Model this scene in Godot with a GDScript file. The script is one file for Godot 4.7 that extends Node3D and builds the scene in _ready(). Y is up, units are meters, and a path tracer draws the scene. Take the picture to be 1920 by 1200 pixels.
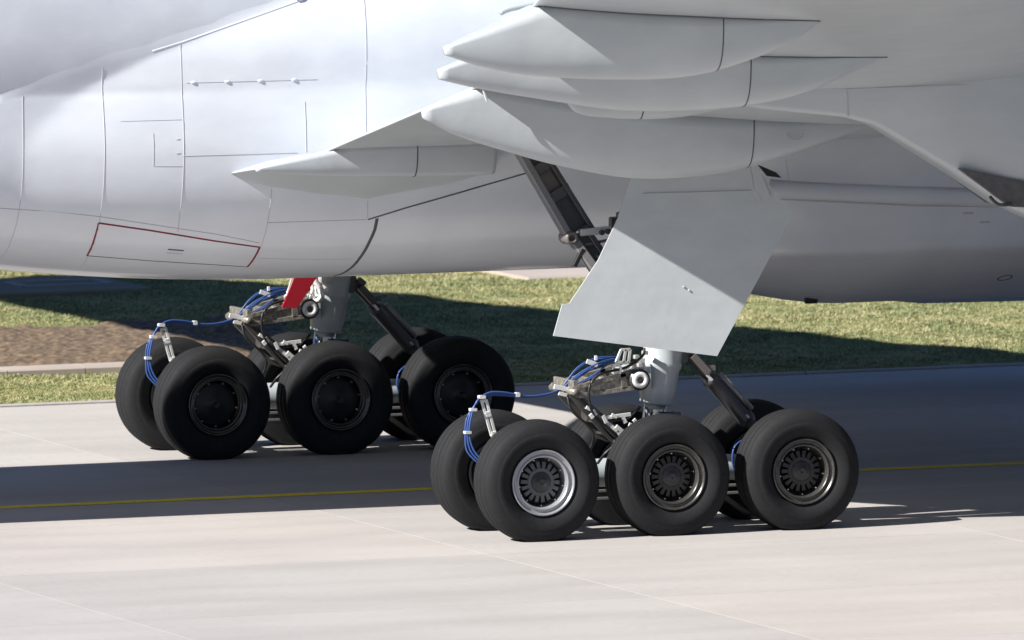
extends Node3D

var M := {}
var plane: Node3D

func _ready() -> void:
	# ---- camera
	var cam := Camera3D.new()
	cam.name = "camera"
	cam.fov = 2.6798
	cam.near = 1.0
	cam.far = 6000.0
	var bx_ := Vector3(0.9427, -0.0118, 0.3334)
	var fw_ := Vector3(0.33161, -0.07757, -0.94022).normalized()
	bx_ = (bx_ - fw_ * bx_.dot(fw_)).normalized()
	cam.transform = Transform3D(Basis(bx_, bx_.cross(fw_), -fw_), Vector3(-49.63, 13.55, 142.02))
	var lens := CameraAttributesPhysical.new()
	lens.frustum_focal_length = 513.0
	lens.frustum_focus_distance = 146.0
	lens.frustum_near = 1.0
	lens.frustum_far = 6000.0
	lens.exposure_aperture = 4.5
	cam.attributes = lens
	cam.fov = 2.6798
	cam.near = 1.0
	cam.far = 6000.0
	add_child(cam)
	cam.fov = 2.6798
	cam.current = true
	# ---- sky, sun, exposure
	var we := WorldEnvironment.new()
	we.name = "environment"
	var env := Environment.new()
	env.background_mode = Environment.BG_SKY
	var sky := Sky.new()
	var sm := ProceduralSkyMaterial.new()
	sm.sky_top_color = Color(0.27, 0.42, 0.66)
	sm.sky_horizon_color = Color(0.58, 0.70, 0.86)
	sm.sky_curve = 0.12
	sm.ground_bottom_color = Color(0.25, 0.26, 0.24)
	sm.ground_horizon_color = Color(0.55, 0.62, 0.7)
	sm.sky_energy_multiplier = 1.0
	sky.sky_material = sm
	env.sky = sky
	env.background_energy_multiplier = 0.365
	env.tonemap_mode = Environment.TONE_MAPPER_LINEAR
	env.tonemap_exposure = 2.0
	env.sdfgi_enabled = true
	env.ssao_enabled = true
	env.ssil_enabled = true
	we.environment = env
	add_child(we)
	var sun := DirectionalLight3D.new()
	sun.name = "sun"
	sun.light_energy = 1.6
	sun.light_color = Color(1.0, 0.98, 0.955)
	sun.light_angular_distance = 0.5
	sun.shadow_enabled = true
	var sdir := Vector3(-1.37, 1.0, 0.282).normalized()
	sun.transform = Transform3D(Basis.looking_at(-sdir, Vector3.UP), Vector3(0, 50, 0))
	add_child(sun)
	materials()
	build_ground()
	build_airliner()

# =====================================================================  helpers
func tag(o: Node, label: String, category := "", group := "", kind := "") -> void:
	if label != "": o.set_meta("label", label)
	if category != "": o.set_meta("category", category)
	if group != "": o.set_meta("group", group)
	if kind != "": o.set_meta("kind", kind)

func put(called: String, mesh: Mesh, mat: Material, parent: Node) -> MeshInstance3D:
	var o := MeshInstance3D.new()
	o.mesh = mesh
	o.material_override = mat
	o.name = numbered(called, parent)
	parent.add_child(o, true)
	return o

func numbered(called: String, parent: Node) -> String:
	if not parent.has_node(called): return called
	var i := 1
	while parent.has_node("%s_%03d" % [called, i]): i += 1
	return "%s_%03d" % [called, i]

func node(called: String, parent: Node, at := Vector3.ZERO) -> Node3D:
	var o := Node3D.new()
	o.name = numbered(called, parent)
	o.position = at
	parent.add_child(o, true)
	return o

func begin(smooth := true) -> SurfaceTool:
	var st := SurfaceTool.new()
	st.begin(Mesh.PRIMITIVE_TRIANGLES)
	st.set_smooth_group(0 if smooth else 4294967295)
	return st

func done(st: SurfaceTool) -> ArrayMesh:
	st.generate_normals()
	return st.commit()

func tri(st: SurfaceTool, a: Vector3, b: Vector3, c: Vector3) -> void:
	st.add_vertex(a); st.add_vertex(b); st.add_vertex(c)

func quad(st: SurfaceTool, a: Vector3, b: Vector3, c: Vector3, d: Vector3) -> void:
	tri(st, a, b, c); tri(st, a, c, d)

# rows of points joined into a skin; wrap closes each row into a ring
func skin(st: SurfaceTool, rows: Array, wrap := false, flip := false) -> void:
	for i in rows.size() - 1:
		var a: PackedVector3Array = rows[i]
		var b: PackedVector3Array = rows[i + 1]
		var n := a.size()
		for j in (n if wrap else n - 1):
			var k := (j + 1) % n
			if flip: quad(st, a[j], b[j], b[k], a[k])
			else: quad(st, a[j], a[k], b[k], b[j])

func fan(st: SurfaceTool, ring: PackedVector3Array, flip := false) -> void:
	var c := Vector3.ZERO
	for p in ring: c += p
	c /= ring.size()
	for j in ring.size():
		var k := (j + 1) % ring.size()
		if flip: tri(st, c, ring[j], ring[k])
		else: tri(st, c, ring[k], ring[j])

func smooth_path(pts: Array, n := 8) -> PackedVector3Array:
	var out := PackedVector3Array()
	for i in pts.size() - 1:
		var p0: Vector3 = pts[max(i - 1, 0)]
		var p1: Vector3 = pts[i]
		var p2: Vector3 = pts[i + 1]
		var p3: Vector3 = pts[min(i + 2, pts.size() - 1)]
		for j in n:
			out.append(p1.cubic_interpolate(p2, p0, p3, float(j) / n))
	out.append(pts[-1])
	return out

func frame_for(d: Vector3) -> Basis:
	var up := Vector3.UP if absf(d.y) < 0.9 else Vector3.RIGHT
	var s := d.cross(up).normalized()
	return Basis(s, s.cross(d).normalized(), d)

func tube(st: SurfaceTool, path: PackedVector3Array, r: float, sides := 8, caps := true) -> void:
	var rows := []
	for i in path.size():
		var d := (path[min(i + 1, path.size() - 1)] - path[max(i - 1, 0)]).normalized()
		var f := frame_for(d)
		var ring := PackedVector3Array()
		for j in sides:
			var a := TAU * j / sides
			ring.append(path[i] + (f.x * cos(a) + f.y * sin(a)) * r)
		rows.append(ring)
	skin(st, rows, true)
	if caps:
		fan(st, rows[0]); fan(st, rows[-1], true)

# profile = [along, radius] pairs turned about the line from a in direction d
func lathe(st: SurfaceTool, a: Vector3, d: Vector3, profile: Array, sides := 32, caps := true) -> void:
	var f := frame_for(d.normalized())
	var rows := []
	for p in profile:
		var ring := PackedVector3Array()
		for j in sides:
			var t := TAU * j / sides
			ring.append(a + f.z * p[0] + (f.x * cos(t) + f.y * sin(t)) * p[1])
		rows.append(ring)
	skin(st, rows, true)
	if caps:
		if profile[0][1] > 0.0005: fan(st, rows[0])
		if profile[-1][1] > 0.0005: fan(st, rows[-1], true)

# a bar of w x h section between two points, chamfered
func bar(st: SurfaceTool, a: Vector3, b: Vector3, w: float, h: float, side := Vector3.ZERO) -> void:
	var d := (b - a).normalized()
	var f := frame_for(d)
	if side != Vector3.ZERO:
		var s := (side - d * side.dot(d)).normalized()
		f = Basis(s, s.cross(d).normalized(), d)
	var c := minf(w, h) * 0.14
	var sec := [[w / 2 - c, h / 2], [w / 2, h / 2 - c], [w / 2, -h / 2 + c], [w / 2 - c, -h / 2], [-w / 2 + c, -h / 2], [-w / 2, -h / 2 + c], [-w / 2, h / 2 - c], [-w / 2 + c, h / 2]]
	var r0 := PackedVector3Array()
	var r1 := PackedVector3Array()
	for q in sec:
		r0.append(a + f.x * q[0] + f.y * q[1]); r1.append(b + f.x * q[0] + f.y * q[1])
	skin(st, [r0, r1], true, true)
	fan(st, r0, true); fan(st, r1)

# a flat plate: outline in x,y pushed from z0 to z1
func plate(st: SurfaceTool, poly: Array, z0: float, z1: float, tilt := 0.0) -> void:
	var pv := PackedVector2Array()
	for q in poly: pv.append(Vector2(q[0], q[1]))
	var idx := Geometry2D.triangulate_polygon(pv)
	var at := func(i: int, z: float) -> Vector3: return Vector3(pv[i].x, pv[i].y, z + tilt * pv[i].y)
	for t in range(0, idx.size(), 3):
		tri(st, at.call(idx[t], z1), at.call(idx[t + 1], z1), at.call(idx[t + 2], z1))
		tri(st, at.call(idx[t], z0), at.call(idx[t + 2], z0), at.call(idx[t + 1], z0))
	for i in pv.size():
		var k := (i + 1) % pv.size()
		quad(st, at.call(i, z0), at.call(k, z0), at.call(k, z1), at.call(i, z1))

func box(st: SurfaceTool, c: Vector3, s: Vector3) -> void:
	bar(st, c - Vector3(0, 0, s.z / 2), c + Vector3(0, 0, s.z / 2), s.x, s.y, Vector3.RIGHT)

func sstep(a: float, b: float, x: float) -> float:
	return smoothstep(a, b, x)

func lin(c: Color) -> Color:
	return c.linear_to_srgb()

# =====================================================================  materials
func noise_image(sd: int, size: int, freq: float, c0: Color, c1: Color, octaves := 4, sharp := 1.0, stretch := 1, gain := 0.6) -> ImageTexture:
	var n := FastNoiseLite.new()
	n.seed = sd
	n.noise_type = FastNoiseLite.TYPE_SIMPLEX_SMOOTH
	n.frequency = freq
	n.fractal_octaves = octaves
	n.fractal_gain = gain
	var src := n.get_seamless_image(size, size)
	src.convert(Image.FORMAT_L8)
	if stretch > 1:
		var cut := src.get_region(Rect2i(0, 0, size / stretch, size))
		var flip := cut.duplicate()
		flip.flip_x()
		var two := Image.create(size / stretch * 2, size, false, Image.FORMAT_L8)
		two.blit_rect(cut, Rect2i(0, 0, size / stretch, size), Vector2i.ZERO)
		two.blit_rect(flip, Rect2i(0, 0, size / stretch, size), Vector2i(size / stretch, 0))
		two.resize(size, size, Image.INTERPOLATE_CUBIC)
		src = two
	var d := src.get_data()
	var out := PackedByteArray()
	out.resize(size * size * 3)
	var lut := []
	for i in 256:
		var t := clampf((i / 255.0 - 0.5) * sharp + 0.5, 0, 1)
		lut.append(c0.lerp(c1, t))
	for i in size * size:
		var c: Color = lut[d[i]]
		out[i * 3] = int(c.r * 255); out[i * 3 + 1] = int(c.g * 255); out[i * 3 + 2] = int(c.b * 255)
	var img := Image.create_from_data(size, size, false, Image.FORMAT_RGB8, out)
	img.generate_mipmaps()
	return ImageTexture.create_from_image(img)

func mat(col: Color, rough := 0.5, metal := 0.0, tex: Texture2D = null, scale := Vector3.ONE, world := true) -> StandardMaterial3D:
	var m := StandardMaterial3D.new()
	m.albedo_color = col
	m.roughness = rough
	m.metallic = metal
	if tex:
		m.albedo_texture = tex
		m.uv1_triplanar = true
		m.uv1_world_triplanar = world
		m.uv1_scale = scale
	return m

func bump(m: StandardMaterial3D, sd: int, freq: float, strength: float, size := 512) -> void:
	var n := FastNoiseLite.new()
	n.seed = sd
	n.frequency = freq
	n.fractal_octaves = 4
	var img := n.get_seamless_image(size, size)
	img.bump_map_to_normal_map(4.0)
	m.normal_enabled = true
	m.normal_texture = ImageTexture.create_from_image(img)
	m.normal_scale = strength

func materials() -> void:
	var wear := noise_image(3, 512, 0.008, Color(0.955, 0.955, 0.96), Color(1, 1, 1), 5, 1.6, 4)
	M.white = mat(Color(0.845, 0.865, 0.89), 0.32, 0.0, wear, Vector3(0.35, 0.35, 0.35))
	M.white.clearcoat_enabled = true
	M.white.clearcoat = 0.4
	M.white.clearcoat_roughness = 0.12
	bump(M.white, 61, 0.012, 0.05, 256)
	M.belly = M.white
	M.grey = mat(lin(Color(0.465, 0.505, 0.525)), 0.38, 0.0, wear, Vector3(0.5, 0.5, 0.5))
	M.grey.clearcoat_enabled = true
	M.grey.clearcoat = 0.25
	M.grey.clearcoat_roughness = 0.2
	bump(M.grey, 62, 0.012, 0.10, 256)
	M.seal = mat(lin(Color(0.47, 0.47, 0.50)), 0.7)
	M.seal_dark = mat(lin(Color(0.085, 0.085, 0.09)), 0.8)
	M.red = mat(lin(Color(0.35, 0.008, 0.02)), 0.4)
	M.red_line = mat(lin(Color(0.20, 0.008, 0.02)), 0.5)
	M.ink = mat(lin(Color(0.12, 0.12, 0.13)), 0.6)
	var rub := noise_image(8, 512, 0.02, Color(0.88, 0.88, 0.885), Color(1, 1, 1), 5, 1.4)
	M.tyre = mat(lin(Color(0.0225, 0.0232, 0.0250)), 0.68, 0.0, rub, Vector3(1.3, 1.3, 1.3), false)
	M.tyre.metallic_specular = 0.22
	M.silver = mat(lin(Color(0.36, 0.37, 0.395)), 0.34, 0.4, noise_image(11, 256, 0.03, Color(0.93, 0.93, 0.93), Color(1, 1, 1), 4, 1.5), Vector3(3, 3, 3), false)
	M.brass = mat(lin(Color(0.098, 0.096, 0.093)), 0.34, 0.5, noise_image(12, 256, 0.04, Color(0.75, 0.745, 0.735), Color(1, 1, 0.99), 4, 1.8), Vector3(3, 3, 3), false)
	M.black_rim = mat(lin(Color(0.11, 0.105, 0.10)), 0.25, 0.9)
	M.hub_dark = mat(lin(Color(0.035, 0.036, 0.04)), 0.5, 0.2)
	M.pit = mat(lin(Color(0.012, 0.012, 0.013)), 0.7)
	M.cover = mat(lin(Color(0.012, 0.0125, 0.014)), 0.4, 0.1)
	M.spoke = mat(lin(Color(0.10, 0.105, 0.115)), 0.5, 0.3)
	M.spoke_dirty = mat(lin(Color(0.035, 0.034, 0.034)), 0.55, 0.3)
	M.bolt = mat(lin(Color(0.5, 0.48, 0.45)), 0.3, 0.8)
	M.strut = mat(lin(Color(0.40, 0.44, 0.46)), 0.35, 0.0, wear, Vector3(1, 1, 1))
	M.chrome = mat(lin(Color(0.75, 0.78, 0.8)), 0.08, 1.0)
	M.link = mat(lin(Color(0.30, 0.285, 0.255)), 0.4, 0.35, noise_image(14, 256, 0.03, Color(0.7, 0.69, 0.66), Color(1, 1, 1), 4, 1.6), Vector3(2, 2, 2))
	M.fitting = mat(lin(Color(0.62, 0.62, 0.60)), 0.3, 0.5)
	M.dark_metal = mat(lin(Color(0.075, 0.075, 0.08)), 0.38, 0.4)
	M.brace = mat(lin(Color(0.20, 0.20, 0.205)), 0.38, 0.35)
	M.brown_metal = mat(lin(Color(0.16, 0.145, 0.135)), 0.45, 0.3)
	M.hose_blue = mat(lin(Color(0.03, 0.075, 0.25)), 0.42)
	M.link_dark = mat(lin(Color(0.085, 0.08, 0.075)), 0.4, 0.4)
	M.hose_black = mat(lin(Color(0.012, 0.012, 0.013)), 0.45)
	M.clamp = mat(lin(Color(0.72, 0.72, 0.70)), 0.4, 0.2)
	M.shield = mat(lin(Color(0.13, 0.12, 0.115)), 0.5, 0.3, noise_image(15, 256, 0.02, Color(0.85, 0.85, 0.85), Color(1, 1, 1), 4, 1.2), Vector3(1.5, 1.5, 1.5))
	# ground
	var con := noise_image(21, 1024, 0.004, Color(0.640, 0.626, 0.614), Color(0.682, 0.668, 0.655), 4, 1.3, 4, 0.45)
	M.concrete = []
	for k in 4:
		var v: float = [1.0, 0.972, 0.985, 0.955][k]
		var c := mat(Color(v, v * [1.0, 0.998, 0.99, 1.0][k], v * [1.0, 1.0, 0.985, 1.0][k]), 0.9, 0.0, con, Vector3(0.11, 0.11, 0.16))
		bump(c, 31, 0.2, 0.03, 256) if k == 0 else null
		if k > 0:
			c.normal_enabled = true
			c.normal_texture = M.concrete[0].normal_texture
			c.normal_scale = 0.03
		M.concrete.append(c)
	M.joint = mat(lin(Color(0.335, 0.32, 0.305)), 0.9)
	M.yellow = mat(Color(1, 1, 1), 0.8, 0.0, noise_image(23, 512, 0.03, Color(0.86, 0.76, 0.12), Color(0.96, 0.86, 0.10), 5, 1.8), Vector3(0.5, 0.5, 0.5))
	M.soil = mat(Color(1, 1, 1), 0.97, 0.0, noise_image(24, 512, 0.03, Color(0.275, 0.225, 0.175), Color(0.50, 0.425, 0.34), 6, 2.0), Vector3(0.45, 0.45, 0.45))
	M.turf = mat(Color(1, 1, 1), 0.97, 0.0, noise_image(25, 1024, 0.02, Color(0.40, 0.42, 0.24), Color(0.64, 0.60, 0.39), 6, 2.0), Vector3(0.25, 0.25, 0.25))
	M.blade = StandardMaterial3D.new()
	M.blade.vertex_color_use_as_albedo = true
	M.blade.roughness = 0.75
	M.blade.backlight_enabled = true
	M.blade.backlight = Color(0.30, 0.34, 0.14)
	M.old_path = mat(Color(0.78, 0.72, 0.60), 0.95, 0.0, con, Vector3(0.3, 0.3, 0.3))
	M.path = mat(Color(0.97, 0.93, 0.90), 0.92, 0.0, con, Vector3(0.2, 0.2, 0.2))

# =====================================================================  ground
func sheet(x0: float, x1: float, z0: float, z1: float, y: float) -> ArrayMesh:
	var st := begin()
	quad(st, Vector3(x0, y, z0), Vector3(x1, y, z0), Vector3(x1, y, z1), Vector3(x0, y, z1))
	return done(st)

var gn := FastNoiseLite.new()

func turf_y(x: float, z: float) -> float:
	return -0.05 + 0.05 * gn.get_noise_2d(x * 8.0, z * 8.0) + 0.03 * gn.get_noise_2d(x * 40.0, z * 40.0)

func soil_inside(x: float, z: float) -> float:
	# above zero on the bare earth; the rim wavers
	var w := 0.9 * gn.get_noise_2d(x * 30.0 + 50.0, z * 30.0)
	var dz := minf(z + 24.4 + w * 0.8, -17.9 - z)
	var dx := 4.6 + w * 1.6 - 0.12 * (z + 21.0) - x
	return minf(dz, dx)

func on_path(x: float, z: float) -> bool:
	for p in [[-14.0, 5.9, -32.2, -29.6], [10.85, 40.0, -60.0, -28.85]]:
		if x > p[0] - 0.05 and x < p[1] + 0.05 and z > p[2] - 0.05 and z < p[3] + 0.05: return true
	return false

func build_ground() -> void:
	gn.seed = 5
	gn.frequency = 0.02
	gn.fractal_octaves = 3
	# the wide land
	var land := put("ground", sheet(-3000, 3000, -3000, 3000, -0.16), M.turf, self)
	tag(land, "flat green and straw coloured airfield land reaching to the horizon", "", "", "structure")
	# near turf, gently uneven
	var st := begin()
	var rows := []
	for i in 90:
		var r := PackedVector3Array()
		for j in 130:
			var x := -14.0 + j * 0.36
			var z := -46.0 + i * 0.376
			r.append(Vector3(x, minf(turf_y(x, z), -0.015), minf(z, -12.62)))
		rows.append(r)
	skin(st, rows)
	tag(put("grass_verge", done(st), M.turf, self), "turf verge running along the far edge of the taxiway", "", "", "structure")
	# taxiway: bed with joint filler, slabs laid on it
	var tw := put("taxiway", sheet(-140, 140, -12.5, 70, -0.002), M.joint, self)
	tag(tw, "pale concrete taxiway of large slabs under the aircraft", "", "", "structure")
	var rng := RandomNumberGenerator.new()
	rng.seed = 9
	var slabs := []
	for k in 1:
		var s := begin(false)
		var w := 5.545
		var h := 4.985
		var b := 0.0008
		var t := [Vector3(b, 0, b), Vector3(w - b, 0, b), Vector3(w - b, 0, h - b), Vector3(b, 0, h - b)]
		var e := [Vector3(0, -b, 0), Vector3(w, -b, 0), Vector3(w, -b, h), Vector3(0, -b, h)]
		quad(s, t[0], t[1], t[2], t[3])
		for i in 4:
			var q := (i + 1) % 4
			quad(s, e[i], e[q], t[q], t[i])
			quad(s, e[i] + Vector3.DOWN * 0.1, e[q] + Vector3.DOWN * 0.1, e[q], e[i])
		slabs.append(done(s))
	for iz in range(0, 8):
		for ix in range(-5, 6):
			var o := put("slab", slabs[0], M.concrete[rng.randi() % 4], tw)
			o.position = Vector3(-2.48 + ix * 5.56, 0, -12.5 + iz * 5.0)
	for p in [[-140.0, -30.29, -12.5, 70.0], [30.88, 140.0, -12.5, 70.0], [-30.28, 30.87, 27.5, 70.0]]:
		put("outer_paving", sheet(p[0], p[1], p[2], p[3], 0.0), M.concrete[1], tw)
	# raised lip along the far edge
	var es := node("taxiway_edge_strip", self)
	tag(es, "narrow concrete edging strip where the taxiway meets the grass", "", "", "structure")
	for ix in range(-5, 8):
		st = begin(false)
		bar(st, Vector3(-2.47 + ix * 5.56, -0.02, -12.57), Vector3(3.07 + ix * 5.56, -0.02, -12.57), 0.12, 0.1, Vector3(0, 0, 1))
		put("kerb_stone", done(st), M.concrete[3], es)
	var yl := put("taxiway_centreline", sheet(-140, 140, -0.14, 0.14, 0.004), M.yellow, self)
	tag(yl, "continuous yellow painted centreline along the middle of the taxiway", "", "", "structure")
	# gutter strip left
	var gs := node("concrete_strip", self)
	tag(gs, "narrow concrete strip between the near grass and the bare brown earth", "", "", "structure")
	for i in 14:
		st = begin(false)
		bar(st, Vector3(-12.0 + i * 1.0, -0.03, -17.52), Vector3(-11.012 + i * 1.0, -0.03, -17.52), 0.56, 0.14, Vector3(0, 0, 1))
		put("slab", done(st), M.path, gs)
	# bare earth
	st = begin()
	rows = []
	for i in 75:
		var r := PackedVector3Array()
		for j in 170:
			var x := -12.0 + j * 0.11
			var z := -25.4 + i * 0.1025
			var inside := soil_inside(x, z)
			var y := turf_y(x, z) + clampf(inside * 0.2, -0.2, 0.05) + 0.05 * gn.get_noise_2d(x * 150.0, z * 150.0) + 0.03 * gn.get_noise_2d(x * 420.0, z * 420.0)
			r.append(Vector3(x, y, z))
		rows.append(r)
	skin(st, rows)
	tag(put("bare_earth", done(st), M.soil, self), "patch of bare brown earth with dry litter beyond the near grass strip", "", "", "structure")
	# far paths
	var pa := node("concrete_path", self)
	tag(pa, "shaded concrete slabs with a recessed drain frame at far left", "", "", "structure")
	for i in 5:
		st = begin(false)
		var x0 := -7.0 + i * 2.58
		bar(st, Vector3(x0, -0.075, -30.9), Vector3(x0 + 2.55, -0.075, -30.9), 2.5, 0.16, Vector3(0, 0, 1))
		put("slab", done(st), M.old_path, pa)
	st = begin(false)
	var fr := [Vector3(4.4, 0.01, -31.35), Vector3(5.6, 0.01, -31.35), Vector3(5.6, 0.01, -30.55), Vector3(4.4, 0.01, -30.55)]
	for i in 4: bar(st, fr[i], fr[(i + 1) % 4], 0.1, 0.03, Vector3.UP.cross(fr[(i + 1) % 4] - fr[i]))
	put("drain_frame", done(st), M.path, pa)
	var pb := node("concrete_apron", self)
	tag(pb, "sunlit pale concrete paving beyond the far grass, seen under the belly", "", "", "structure")
	for ix in 7:
		for iz in 6:
			st = begin(false)
			bar(st, Vector3(10.9 + ix * 4.0, -0.075, -30.9 - iz * 4.0), Vector3(14.885 + ix * 4.0, -0.075, -30.9 - iz * 4.0), 3.985, 0.16, Vector3(0, 0, 1))
			put("slab", done(st), M.path, pb)
	# grass blades
	var tuft := begin(false)
	rng.seed = 77
	for k in 9:
		var a := rng.randf() * TAU
		var root := Vector3(rng.randf_range(-0.05, 0.05), 0, rng.randf_range(-0.05, 0.05))
		var side := Vector3(cos(a), 0, sin(a)) * rng.randf_range(0.003, 0.006)
		var lean := Vector3(cos(a + 1.4), 0, sin(a + 1.4)) * rng.randf_range(0.01, 0.05)
		var h := rng.randf_range(0.03, 0.085)
		var mid := root + lean * 0.4 + Vector3.UP * h * 0.6
		var top := root + lean + Vector3.UP * h
		quad(tuft, root - side, root + side, mid + side * 0.7, mid - side * 0.7)
		tri(tuft, mid - side * 0.7, mid + side * 0.7, top)
	var tm := done(tuft)
	var spots := []
	var cols := []
	var greens := [Color(0.265, 0.275, 0.125), Color(0.31, 0.305, 0.145), Color(0.37, 0.345, 0.185), Color(0.44, 0.395, 0.235), Color(0.21, 0.24, 0.11)]
	for i in 190000:
		var z := -12.66 - rng.randf() * 21.5
		var xl := -1.67 - 0.3125 * (z + 12.2) - 2.5
		var x := xl + rng.randf() * 18.5
		if on_path(x, z): continue
		if z > -17.85 and z < -17.2 and x < 2.05: continue
		var sin_ := soil_inside(x, z)
		var dry := gn.get_noise_2d(x * 25.0, z * 25.0) + 0.5 * gn.get_noise_2d(x * 90.0, z * 90.0)
		if sin_ > 0.0 and x > -13.0 and z > -25.5:
			if rng.randf() > 0.15: continue
			dry += 0.9
		var pick := 0
		var v := dry + rng.randf_range(-0.45, 0.45)
		if v < -0.3: pick = 4
		elif v < 0.0: pick = 0
		elif v < 0.28: pick = 1
		elif v < 0.5: pick = 2
		else: pick = 3
		var s := rng.randf_range(0.5, 1.0) * (1.0 + 0.5 * gn.get_noise_2d(x * 14.0 + 99.0, z * 14.0))
		var b := Basis(Vector3.UP, rng.randf() * TAU).scaled(Vector3(s * 1.35, s * (0.42 if pick == 3 else 0.62), s * 1.35))
		spots.append(Transform3D(b, Vector3(x, minf(turf_y(x, z), -0.015) - 0.005, z)))
		cols.append(greens[pick] * rng.randf_range(0.8, 1.25))
	var mm := MultiMesh.new()
	mm.transform_format = MultiMesh.TRANSFORM_3D
	mm.use_colors = true
	mm.mesh = tm
	mm.instance_count = spots.size()
	for i in spots.size():
		mm.set_instance_transform(i, spots[i])
		mm.set_instance_color(i, cols[i])
	var g := MultiMeshInstance3D.new()
	g.name = "grass"
	g.multimesh = mm
	g.material_override = M.blade
	add_child(g, true)
	tag(g, "short green and straw coloured grass growing beyond the taxiway edge", "grass", "", "stuff")

# =====================================================================  airliner body
func body_bottom(x: float) -> float:
	var r := 2.46 + body_lift(x)
	return r + (1.9 - r) * sstep(1.1, 4.2, x)

func body_lift(x: float) -> float:
	var d := maxf(0.0, -2.5 - x)
	return 0.019 * d * d if d < 3.2 else 0.1946 + 0.1216 * (d - 3.2)

func crest(y: float) -> float:
	var c := [[4.09, -6.2], [4.32, -6.06], [4.57, -5.76], [4.76, -5.45], [4.89, -5.15], [5.03, -4.85], [5.12, -4.61], [5.6, -3.3], [7.0, 1.0]]
	if y <= c[0][0]: return c[0][1]
	for i in c.size() - 1:
		if y < c[i + 1][0]: return lerpf(c[i][1], c[i + 1][1], (y - c[i][0]) / (c[i + 1][0] - c[i][0]))
	return c[-1][1]

func body_off(x: float, y: float) -> float:
	var d := x - crest(y) - 0.12
	d = (sqrt(d * d + 0.006) + d) / 2
	var o := 0.58 * (1 - exp(-d * 0.235))
	return o + 0.09 * exp(-maxf(0, y - 4.0) / 0.6) * sstep(-3.4, -1.8, x) * sstep(3.6, 4.0, y)

func fus_circle(y: float) -> float:
	return sqrt(maxf(0, 9.61 - pow(y - 5.6, 2)))

func body_z(x: float, y: float) -> float:
	var b := body_bottom(x)
	if y <= b: return 0.0
	if y >= 4.6:
		var c := fus_circle(y) + 0.004
		var k := 0.02 * sstep(4.6, 4.75, y)
		return 0.5 * (2.97 + c + sqrt(pow(2.97 - c, 2) + k * k)) - 0.5 * k * (1.0 - sstep(4.9, 5.3, y)) * 0.6 + body_off(x, y)
	var w := 2.97 + body_off(x, y)
	var za := w * pow(maxf(0, 1 - pow((4.6 - y) / (4.6 - b), 3.3)), 1 / 3.3)
	var zb := 0.0
	if y > 2.69: zb = w + (3.12 - (2.97 + body_off(x, 2.69))) * pow((4.6 - y) / (4.6 - 2.69), 2.5)
	elif b < 2.69: zb = 3.12 * sqrt((y - b) / (2.69 - b))
	return lerpf(za, zb, sstep(1.2, 3.0, x))

func body_top(x: float) -> float:
	var c := [[-15.0, 3.9], [-9.0, 4.2], [-6.35, 4.62], [-6.11, 4.69], [-5.21, 4.98], [-4.31, 5.22], [-3.04, 5.62], [-1.0, 6.4], [1.0, 7.0], [14.0, 7.0]]
	for i in c.size() - 1:
		if x <= c[i + 1][0]: return lerpf(c[i][1], c[i + 1][1], (x - c[i][0]) / (c[i + 1][0] - c[i][0]))
	return 7.0

func body_pt(x: float, y: float, lift := 0.0) -> Vector3:
	var z := body_z(x, y)
	if lift == 0.0: return Vector3(x, y, z)
	return Vector3(x, y, z) + body_normal(x, y) * lift

func body_normal(x: float, y: float) -> Vector3:
	var e := 0.01
	var zx := (body_z(x + e, y) - body_z(x - e, y)) / (2 * e)
	var zy := (body_z(x, y + e) - body_z(x, y - e)) / (2 * e)
	return Vector3(-zx, -zy, 1).normalized()

# a low strip of sealant or paint following the skin through x,y waypoints
func strip(called: String, pts: Array, width: float, m: Material, parent: Node, lift := 0.003) -> MeshInstance3D:
	var st := begin()
	var path := []
	for i in pts.size() - 1:
		var n := maxi(2, int(Vector2(pts[i][0], pts[i][1]).distance_to(Vector2(pts[i + 1][0], pts[i + 1][1])) / 0.06))
		for j in n:
			var t := float(j) / n
			path.append(Vector2(lerpf(pts[i][0], pts[i + 1][0], t), lerpf(pts[i][1], pts[i + 1][1], t)))
	path.append(Vector2(pts[-1][0], pts[-1][1]))
	var rows := []
	for i in path.size():
		var p := body_pt(path[i].x, path[i].y)
		var a := body_pt(path[max(i - 1, 0)].x, path[max(i - 1, 0)].y)
		var b := body_pt(path[min(i + 1, path.size() - 1)].x, path[min(i + 1, path.size() - 1)].y)
		var n := body_normal(path[i].x, path[i].y)
		var s := n.cross((b - a).normalized()).normalized() * width / 2
		rows.append(PackedVector3Array([p - s * 1.15 - n * 0.004, p - s + n * lift, p + s + n * lift, p + s * 1.15 - n * 0.004]))
	skin(st, rows)
	return put(called, done(st), m, parent)

func lumps(st: SurfaceTool, at: Vector3, n: Vector3, along: Vector3, l: float, w: float, h: float) -> void:
	# a small streamlined blister
	var rows := []
	var s := n.cross(along).normalized()
	for i in 9:
		var t := i / 8.0
		var ring := PackedVector3Array()
		var k := pow(sin(PI * pow(t, 0.7)), 0.8)
		for j in 9:
			var a := PI * j / 8
			ring.append(at + along * (t - 0.5) * l + s * cos(a) * w * 0.5 * k + n * (sin(a) * h * k - 0.004))
		rows.append(ring)
	skin(st, rows)

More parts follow.
